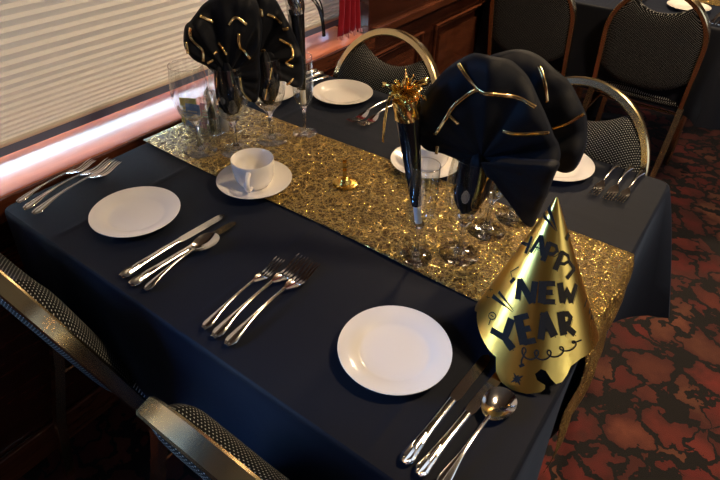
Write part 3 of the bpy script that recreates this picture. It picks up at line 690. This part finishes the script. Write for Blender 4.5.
# ------------------------------------------------------------------ napkins
def make_napkin(name, leaves, gpos, label, amp=.011, seed=0, top=.205):
    n = Vector((gpos[0], gpos[1], 0)).normalized(); R = Vector((n.y, -n.x, 0)); F = -n    # F points to the viewer's side
    t = empty(name, (gpos[0], gpos[1], TZ)); tag(t, label, 'napkin', 'gold-striped black napkins folded as fans')
    for li, (key, push, amp, bulge, npl) in enumerate(leaves):
        L = LEAF[key]; g = Vector((L['g'][0], L['g'][1], 0)); o0 = g - Vector((gpos[0], gpos[1], 0))
        hx, hz = L['hub']; hz -= TZ
        pts = [(u, z - TZ) for u, z in L['edge']]
        # smooth, dense outline (Catmull-Rom)
        dense = []; m = len(pts)
        for i in range(m):
            p0, p1, p2, p3 = pts[i - 1], pts[i], pts[(i + 1) % m], pts[(i + 2) % m]
            for k in range(8):
                s = k / 8
                dense.append(tuple(.5 * ((2 * p1[q]) + (-p0[q] + p2[q]) * s + (2 * p0[q] - 5 * p1[q] + 4 * p2[q] - p3[q]) * s * s + (-p0[q] + 3 * p1[q] - 3 * p2[q] + p3[q]) * s ** 3) for q in (0, 1)))
        ang = [math.atan2(z - hz, x - hx) for x, z in dense]
        def depth(x, z):
            dx, dz = x - hx, z - hz; r = math.hypot(dx, dz); a = math.atan2(dx, dz)   # 0 = straight up
            fr = min(1, r / .17)
            ph = a * npl + seed + li
            tri = 2 * abs((ph / (2 * PI)) % 1 - .5) * 2 - 1
            pl_ = .62 * tri + .40 * math.sin(ph * 1.7 + 1) + .5 * noise.noise(Vector((a * 3.1, fr * 1.2, seed + li)))
            w = noise.noise(Vector((dx * 16, dz * 16, seed + li * 3)))
            d = push + amp * fr * pl_ + (.010 * w + .005 * noise.noise(Vector((dx * 42, dz * 42, seed)))) * fr + bulge * math.sin(fr * PI * .62) - .018 * fr ** 3
            return d
        def P(x, z, extra=0): return o0 + R * x + F * (depth(x, z) + extra) + Vector((0, 0, z))
        b = MB(); NR = 26
        def f(u, v):
            i = int(round(u * len(dense))) % len(dense); x = hx + (dense[i][0] - hx) * v; z = hz + (dense[i][1] - hz) * v
            # curl the outer edge away
            e = -.016 * max(0, (v - .86) / .14) ** 2
            return P(x, z, e)
        b.grid(f, len(dense), NR, wrap=True)
        mb2 = MB()
        for st in L['stripes']:
            q = [(x, z - TZ) for x, z in st]; d2 = []
            for i in range(len(q) - 1):
                k_ = max(2, int(math.hypot(q[i + 1][0] - q[i][0], q[i + 1][1] - q[i][1]) / .003))
                a0, a1, a2, a3 = q[max(0, i - 1)], q[i], q[i + 1], q[min(len(q) - 1, i + 2)]
                for k in range(k_):
                    s = k / k_
                    d2.append(tuple(.5 * (2 * a1[c] + (a2[c] - a0[c]) * s + (2 * a0[c] - 5 * a1[c] + 4 * a2[c] - a3[c]) * s * s + (3 * a1[c] - a0[c] - 3 * a2[c] + a3[c]) * s ** 3) for c in (0, 1)))
            d2.append(q[-1]); vs = []; fs = []
            for i, (x, z) in enumerate(d2):
                a_ = d2[max(0, i - 1)]; c_ = d2[min(len(d2) - 1, i + 1)]; tx, tz = c_[0] - a_[0], c_[1] - a_[1]; l_ = math.hypot(tx, tz) or 1
                w = .0025
                nx, nz = -tz / l_ * w, tx / l_ * w
                for s in (-1, -.33, .33, 1): vs.append(P(x + nx * s, z + nz * s, .0030))
            for i in range(len(d2) - 1):
                for j in range(3): a_ = i * 4 + j; fs.append((a_, a_ + 1, a_ + 5, a_ + 4))
            b.add(vs, fs, 1)
        b.build('fan_fold', [M['napkin'], M['gold_print']], t, angle=75, solid=.0016, merge=False)
    # part gathered into the glass
    b = MB()
    hx, hz = LEAF[leaves[0][0]]['hub']; hz -= TZ
    prof = [(.004, .093), (.016, .100), (.024, .115), (.029, .135), (.030, .16), (.0285, .19), (.027, .204), (.016, .215), (.002, .220)]
    rings = []
    for r, z in prof:
        rings.append([(r * (1 + .22 * math.sin(5 * a + z * 30 + seed) + .10 * math.sin(11 * a + z * 55)) * .84 * math.cos(a), r * (1 + .22 * math.sin(5 * a + z * 30 + seed) + .10 * math.sin(11 * a + z * 55)) * .84 * math.sin(a), z) for a in [2 * PI * k / 60 for k in range(60)]])
    b.loft(rings, caps=True)
    for k in range(5):
        a0 = k * 1.3 + seed; vs = []; fs = []
        for i in range(10):
            z = .115 + .008 * i; a = a0 + .09 * i
            for s in (-.06, .06):
                aa = a + s; rr = .028 * (1 + .22 * math.sin(5 * aa + z * 30 + seed) + .10 * math.sin(11 * aa + z * 55)) * .86 + .0018
                vs.append((rr * math.cos(aa), rr * math.sin(aa), z))
        for i in range(9): fs.append((2 * i, 2 * i + 1, 2 * i + 3, 2 * i + 2))
        if k % 2 == 0: b.add(vs, fs, 1)
    b.build('gathered_end', [M['napkin'], M['gold_print']], t, angle=75)
    return t
make_napkin('folded_napkin', [('R1a', .012, .014, .012, 7), ('R1b', .034, .009, .020, 7)], (-.288, .718), 'largest black napkin with gold stripes, fanned out of the front goblet by the party hat', seed=.6)
make_napkin('folded_napkin', [('R2', -.004, .014, .014, 6)], (-.281, .812), 'black napkin fan at the right, behind the largest napkin and above a white plate', seed=2.1)
make_napkin('folded_napkin', [('L1', .010, .019, .014, 9)], (-.870, .732), 'black napkin fan nearest the window shade, behind the coffee cup', seed=4.0)
make_napkin('folded_napkin', [('L2', .004, .018, .012, 9)], (-.843, .820), 'black gold-striped napkin fan between the window napkin and the black horn', seed=5.2)

# ------------------------------------------------------------------ party horns
def make_horn(gold, p0, p1, name, label):
    p0 = Vector(p0); p1 = Vector(p1); ax = (p1 - p0); L = ax.length; ax.normalize()
    t = empty(name, p0); t.rotation_mode = 'QUATERNION'; t.rotation_quaternion = Vector((0, 0, 1)).rotation_difference(ax)
    tag(t, label, 'party horn')
    rt = .0175
    b = MB(); b.lathe([(.0001, 0), (.0055, 0), (.0062, .002), (.0062, .044), (.0001, .044)], 20); b.build('mouthpiece', M['white_plastic'], t)
    b = MB()
    n = 12; rings = []
    for i in range(24):
        q = i / 23; z = .036 + (L - .036 - .026) * q; r = .0085 + (rt - .0085) * q ** .8
        rings.append([(r * math.cos(a) * (1 + .035 * math.cos(6 * a + q * 2)), r * math.sin(a) * (1 + .035 * math.cos(6 * a + q * 2)), z) for a in [2 * PI * j / 48 for j in range(48)]])
    b.loft(rings); b.build('horn_tube', M['horn'], t)
    foil = M['foil'] if gold else M['silver_foil']
    b = MB(); rings = []
    for i in range(8):
        q = i / 7; z = L - .028 + .030 * q; r = rt + .0012 + .003 * math.sin(q * PI) * 0 + .001 * q
        rings.append([(r * math.cos(a) * (1 + .05 * math.sin(7 * a + i)), r * math.sin(a) * (1 + .05 * math.sin(7 * a + i)), z) for a in [2 * PI * j / 40 for j in range(40)]])
    b.loft(rings); b.build('foil_band', foil, t, angle=30)
    # burst of foil strips
    rnd = random.Random(7 if gold else 3); b = MB()
    for k in range(54 if gold else 30):
        a = rnd.random() * 2 * PI; el = rnd.uniform(-.6, 1.1); l_ = rnd.uniform(.016, .026) if k % 6 else rnd.uniform(.034, .044)
        if k % 6 == 0: el = rnd.uniform(.0, .7)
        d = Vector((math.cos(a) * math.cos(el), math.sin(a) * math.cos(el), math.sin(el))); side = d.cross(Vector((rnd.uniform(-1, 1), rnd.uniform(-1, 1), rnd.uniform(-1, 1)))).normalized()
        up_ = side.cross(d); o_ = Vector((0, 0, L + .012)); w = rnd.uniform(.0028, .0056)
        vs = []; m = 7
        curl = rnd.uniform(-.9, .9)
        for i in range(m):
            q = i / (m - 1); p = o_ + d * (l_ * q) + up_ * (curl * .012 * q * q)
            tw = side * math.cos(q * 2.2) + up_ * math.sin(q * 2.2)
            vs += [p - tw * w, p + tw * w]
        b.add(vs, [(2 * i, 2 * i + 1, 2 * i + 3, 2 * i + 2) for i in range(m - 1)])
    b.build('foil_burst', foil, t, angle=50, solid=.0003, merge=False)
    # long hanging streamers
    rotm = t.rotation_quaternion.inverted(); b = MB()
    st = [(-.8, .10, .03)] if gold else [(.35, .075, .05), (.9, .085, .05), (1.2, .05, .055), (-2.4, .06, .05)]
    for a, drop, out in st:
        vs = []; m = 14
        if gold: dirv = Vector((-.75, .35, 0)).normalized()
        else: dirv = Vector((math.cos(a), math.sin(a), 0))
        sd = Vector((-dirv.y, dirv.x, 0))
        for i in range(m):
            q = i / (m - 1)
            p = Vector((0, 0, .004)) + dirv * (out * math.sin(q * PI / 2) * (1.5 if gold else 1) + .012) + Vector((0, 0, -drop * q * q + .008 * math.sin(q * PI)))
            tw = sd * math.cos(q * 1.5) + dirv * math.sin(q * 1.5)
            w = .0026
            vs += [rotm @ (p - tw * w) + Vector((0, 0, L)), rotm @ (p + tw * w) + Vector((0, 0, L))]
        b.add(vs, [(2 * i, 2 * i + 1, 2 * i + 3, 2 * i + 2) for i in range(m - 1)])
    b.build('streamer', M['foil'] if gold else M['horn'], t, angle=50, solid=.0003, merge=False)
    return t
make_horn(True, (-.3475, .6625, .829), (-.380, .6445, 1.046), 'party_horn', 'black party horn with gold foil burst, standing in the nearer champagne flute')
make_horn(False, (-.805, .8955, .829), (-.811, .889, 1.062), 'party_horn', 'black party horn with silver band and dark streamers, in the flute by the window')

# ------------------------------------------------------------------ party hat
def make_hat():
    base = Vector((-.1094, .6119, .7722)); r, h = .0937, .2162
    ax = Vector((-.1189, .113, .9865)).normalized(); u = Vector((.9928, 0, .1196)); w = ax.cross(u)
    u = (u - ax * u.dot(ax)).normalized(); w = ax.cross(u)
    apex = base + ax * h
    def P(ph, s, off=0):
        rad = u * math.cos(ph) + w * math.sin(ph)
        nrm = (rad * h + ax * r).normalized()
        p = apex - ax * (h * s) + rad * (r * s) + nrm * off
        return p
    t = empty('party_hat', (base.x, base.y, TZ)); tag(t, 'gold foil cone party hat printed HAPPY NEW YEAR at the table corner', 'party hat')
    inv = Vector(t.location)
    bm = bmesh.new(); K = 3.0      # 2D development: x = phi, y = s*K
    low = [(-PI, .955), (-2.75, .935), (-2.618, .905)] + HAT_EDGE[1:-1] + [(-.463, .965), (-.03, .959), (.275, .975), (1.2, .985), (2.2, .98), (PI, .955)]
    pts = [(-PI, .012), (PI, .012)] + low[::-1]
    vs = [bm.verts.new((x, y * K, 0)) for x, y in pts]; fc = bm.faces.new(vs)
    for i in range(1, 80):
        x = -PI + 2 * PI * i / 80
        bmesh.ops.bisect_plane(bm, geom=bm.verts[:] + bm.edges[:] + bm.faces[:], plane_co=(x, 0, 0), plane_no=(1, 0, 0))
    for i in range(1, 12):
        bmesh.ops.bisect_plane(bm, geom=bm.verts[:] + bm.edges[:] + bm.faces[:], plane_co=(0, i * K / 10, 0), plane_no=(0, 1, 0))
    bm.verts.index_update()
    b = MB(); vv = []
    for v in bm.verts:
        p = P(v.co.x, v.co.y / K); p.z = max(p.z, TZ + .0015); vv.append(p - inv)
    b.add(vv, [tuple(q.index for q in f.verts) for f in bm.faces]); bm.free()
    # printed letters and doodles
    for width, flat in HAT_MARKS:
        q = [(flat[i], flat[i + 1]) for i in range(0, len(flat), 2)]
        taper = width < 0; wd = abs(width) / 2 * (1.5 if taper else 1) * (2.3 if width > .0019 else 1.25)
        p3 = [P(a, s, .0007) for a, s in q]; n3 = [(P(a, s, .01) - P(a, s, 0)).normalized() for a, s in q]
        if not taper and wd > .0011 and len(p3) > 1:   # square ends
            p3[0] = p3[0] + (p3[0] - p3[1]).normalized() * wd * .35; p3[-1] = p3[-1] + (p3[-1] - p3[-2]).normalized() * wd * .35
        vs2 = []
        for i in range(len(p3)):
            tg = (p3[min(i + 1, len(p3) - 1)] - p3[max(0, i - 1)]); tg.normalize()
            sd = tg.cross(n3[i]).normalized(); ww = wd * (1 - i / (len(p3) - 1) * .9) if taper else wd
            for s in (-1, 0, 1): vs2.append(p3[i] + sd * ww * s - inv)
        fs = []
        for i in range(len(p3) - 1):
            for j in range(2): a = i * 3 + j; fs.append((a, a + 1, a + 4, a + 3))
        b.add(vs2, fs, 1)
    b.build('hat_cone', [M['hat'], M['ink']], t, angle=40, merge=False)
    return t
make_hat()

# ------------------------------------------------------------------ gold ornament on the runner
t = empty('gold_place_ornament', (-.589, .772, RZ + .001)); tag(t, 'small shiny gold domed ornament with upright clip in the middle of the runner', 'ornament')
b = MB(); b.lathe([(.0001, 0), (.022, 0), (.0252, .0012), (.0260, .0030), (.0225, .0044), (.0150, .0050), (.0128, .0075), (.0118, .0115), (.0095, .0150), (.0060, .0172), (.0001, .0180)], 48); b.build('domed_base', M['brass_bright'], t)
b = MB(); pts = []
for k in range(61):
    q = k / 60; pts.append((.0038 * math.sin(q * 4.4 * PI) * (1 - .2 * q), 0, .016 + .044 * q))
sec = [(-.0011, -.0042), (.0011, -.0042), (.0011, .0042), (-.0011, .0042)]
b.tube(pts, .002, 4, sect=[(y, x) for x, y in sec], up=Vector((0, 1, 0))); b.build('clip', M['brass_bright'], t, angle=50).rotation_euler = (0, 0, -.91)

# ------------------------------------------------------------------ glass caddy and what it holds
t = empty('glass_caddy', (-1.008, .768, RZ + .001), .12); tag(t, 'ribbed clear glass caddy at the window end of the gold runner', 'caddy')
def caddy_ring(hx, hy, z, n=96, rib=.0012):
    out = []
    for j in range(n):
        a = 2 * PI * j / n; c_, s_ = math.cos(a), math.sin(a); p = 5.0
        rr = (abs(c_) ** p + abs(s_) ** p) ** (-1 / p)
        k = 1 + rib / .05 * (1 if j % 2 else -1)
        out.append((hx * rr * c_ * k, hy * rr * s_ * k, z))
    return out
b = MB(); rg = [caddy_ring(.052, .032, 0, rib=0), caddy_ring(.054, .034, .004)] + [caddy_ring(.054 + .008 * (i / 8) ** 1.5, .032 + .008 * (i / 8) ** 1.5, .004 + .048 * i / 8) for i in range(1, 9)]
rg += [caddy_ring(.0585, .0365, .0515, rib=.0004)] + [caddy_ring(.050 + .0075 * i / 5, .029 + .006 * i / 5, .006 + .04 * i / 5, rib=.0003) for i in (5, 3, 0)]
b.loft(rg, caps=True); b.build('ribbed_dish', m_solid_glass('pressed_clear_glass', (.86, .97, 1.0), .5), t, angle=20)
def packet(name, mat, x, y, rz, tilt, w, h, label, mark=None, z=.760):
    o = empty(name, (x, y, z), rz); tag(o, label, 'packet'); o.rotation_euler = (tilt, 0, rz)
    b = MB()
    def side(s):
        def f(u, v):
            uu, vv = u * 2 - 1, v * 2 - 1
            return (uu * w / 2, s * .0022 * max(0, 1 - abs(uu) ** 3) * max(0, 1 - abs(vv) ** 3), h * v)
        return f
    b.grid(side(1), 8, 8); b.grid(side(-1), 8, 8); b.build('paper', mat, o)
    if mark:
        b = MB()
        for k in range(3): b.box(-w * .34, w * (.34 - .12 * k), -.0029, -.0024, h * (.62 - .13 * k), h * (.69 - .13 * k))
        b.build('printed_band', mark, o, smooth=False)
    return o
packet('sugar_packet', M['yellow'], -1.052, .752, .5, -.15, .042, .060, 'yellow sweetener packet at the left of the glass caddy', M['whitep'])
packet('sugar_packet', M['bluep'], -1.034, .750, .35, -.1, .038, .052, 'blue sweetener packet behind the empty goblet', M['whitep'])
packet('sugar_packet', M['pink'], -1.008, .772, .4, -.1, .036, .052, 'pink sweetener packet in the middle of the glass caddy', M['whitep'])
packet('sugar_packet', M['whitep'], -.976, .796, .55, -.05, .042, .088, 'tall white packet with pink print at the right of the glass caddy', M['pink'])
def shaker(x, y, mat, label, h=.075):
    o = empty('shaker', (x, y, .7615)); tag(o, label, 'shaker')
    b = MB(); b.lathe([(.0001, 0), (.0115, 0), (.0125, .003), (.0115, h * .6), (.0095, h), (.0001, h)], 12); b.build('glass_body', M['thin'], o, angle=20)
    b = MB(); b.lathe([(.0001, .003), (.0095, .003), (.0085, h * .8), (.0001, h * .82)], 16); b.build('contents', mat, o)
    b = MB(); b.lathe([(.0108, h - .006), (.0112, h), (.0112, h + .010), (.008, h + .018), (.004, h + .021), (.0032, h + .026), (.0001, h + .028)], 24, caps=True); b.build('cap', M['silver'], o)
    return o
shaker(-.972, .757, M['pepper'], 'pepper shaker with silver cap seen through the empty goblet', .082)
shaker(-.949, .772, M['salt'], 'salt shaker standing right of the pepper in the glass caddy', .066)

# ------------------------------------------------------------------ ceiling lamps
def lamp(x, y, label):
    t = empty('ceiling_lamp', (x, y, ZC)); tag(t, label, 'lamp', 'round ceiling lamps')
    b = MB(); b.lathe([(.0001, 0), (.15, 0), (.15, -.02), (.13, -.03), (.0001, -.03)], 40); b.build('lamp_base', M['brass'], t)
    b = MB(); b.lathe([(.0001, -.09), (.05, -.085), (.10, -.06), (.125, -.03)], 40); b.build('lamp_glass', M['lamp'], t)
    return t
LAMPS = [(.42, 1.15), (-.75, 2.75), (.42, 3.6)]
for i, (x, y) in enumerate(LAMPS): lamp(x, y, ('round ceiling lamp over the aisle beside the nearest table', 'round ceiling lamp above the farther table', 'round ceiling lamp over the aisle at the far end')[i])
def area(name, loc, target, size, sizey, power, col, shape='RECTANGLE', spread=PI):
    l = bpy.data.lights.new(name, 'AREA'); l.shape = shape; l.size = size; l.energy = power; l.color = col; l.spread = spread
    if shape in ('RECTANGLE', 'ELLIPSE'): l.size_y = sizey
    o = bpy.data.objects.new(name, l); COL.objects.link(o); o.location = loc
    o.rotation_euler = (Vector(target) - Vector(loc)).to_track_quat('-Z', 'Y').to_euler(); return o
for i, (x, y) in enumerate(LAMPS):
    area('ceiling_lamp_light', (x, y, ZC - .10), (x, y, 0), .22, .22, LP[i], (1.0, .74, .46), 'DISK')
# daylight outside the windows
area('daylight_outside_window', (-2.6, .55, 1.12), (-1.2, .75, .79), 3.6, .62, DAY1, (.62, .80, 1.0))
area('daylight_outside_window', (-1.62, -.72, 1.62), (-.95, .40, .75), .7, .5, DAY2, (.13, .38, 1.0))
area('daylight_outside_window', (2.6, 1.2, 1.6), (1.0, 1.2, 1.0), 1.2, 5.0, DAY3, (.9, .93, 1.0))
W = bpy.data.worlds.new('overcast_sky'); SC.world = W; W.use_nodes = True
bg = W.node_tree.nodes['Background']; bg.inputs[0].default_value = (.62, .76, 1.0, 1); bg.inputs[1].default_value = SKY

sl = bpy.data.lights.new('low_sun', 'SUN'); sl.energy = SUN; sl.angle = math.radians(1.5); sl.color = (.80, .90, 1.0)
so = bpy.data.objects.new('low_sun', sl); COL.objects.link(so); so.rotation_euler = Vector((1, .12, -.205)).to_track_quat('-Z', 'Y').to_euler()
# ------------------------------------------------------------------ camera
cd = bpy.data.cameras.new('camera'); cam = bpy.data.objects.new('camera', cd); COL.objects.link(cam)
cd.sensor_fit = 'HORIZONTAL'; cd.sensor_width = 36; cd.lens = 544.459 / 720 * 36; cd.clip_start = .01
m = Matrix(((0.80677623, -0.38228781, 0.45051987), (0.59047978, 0.49440965, -0.63788144), (0.02111293, 0.78065045, 0.62461118)))
cam.matrix_world = Matrix.Translation((0, 0, 1.38)) @ m.to_4x4()
SC.camera = cam
SC.view_settings.view_transform = 'Standard'; SC.view_settings.look = 'None'; SC.view_settings.gamma = 1; SC.view_settings.use_curve_mapping = False
SC.view_settings.exposure = EXPO
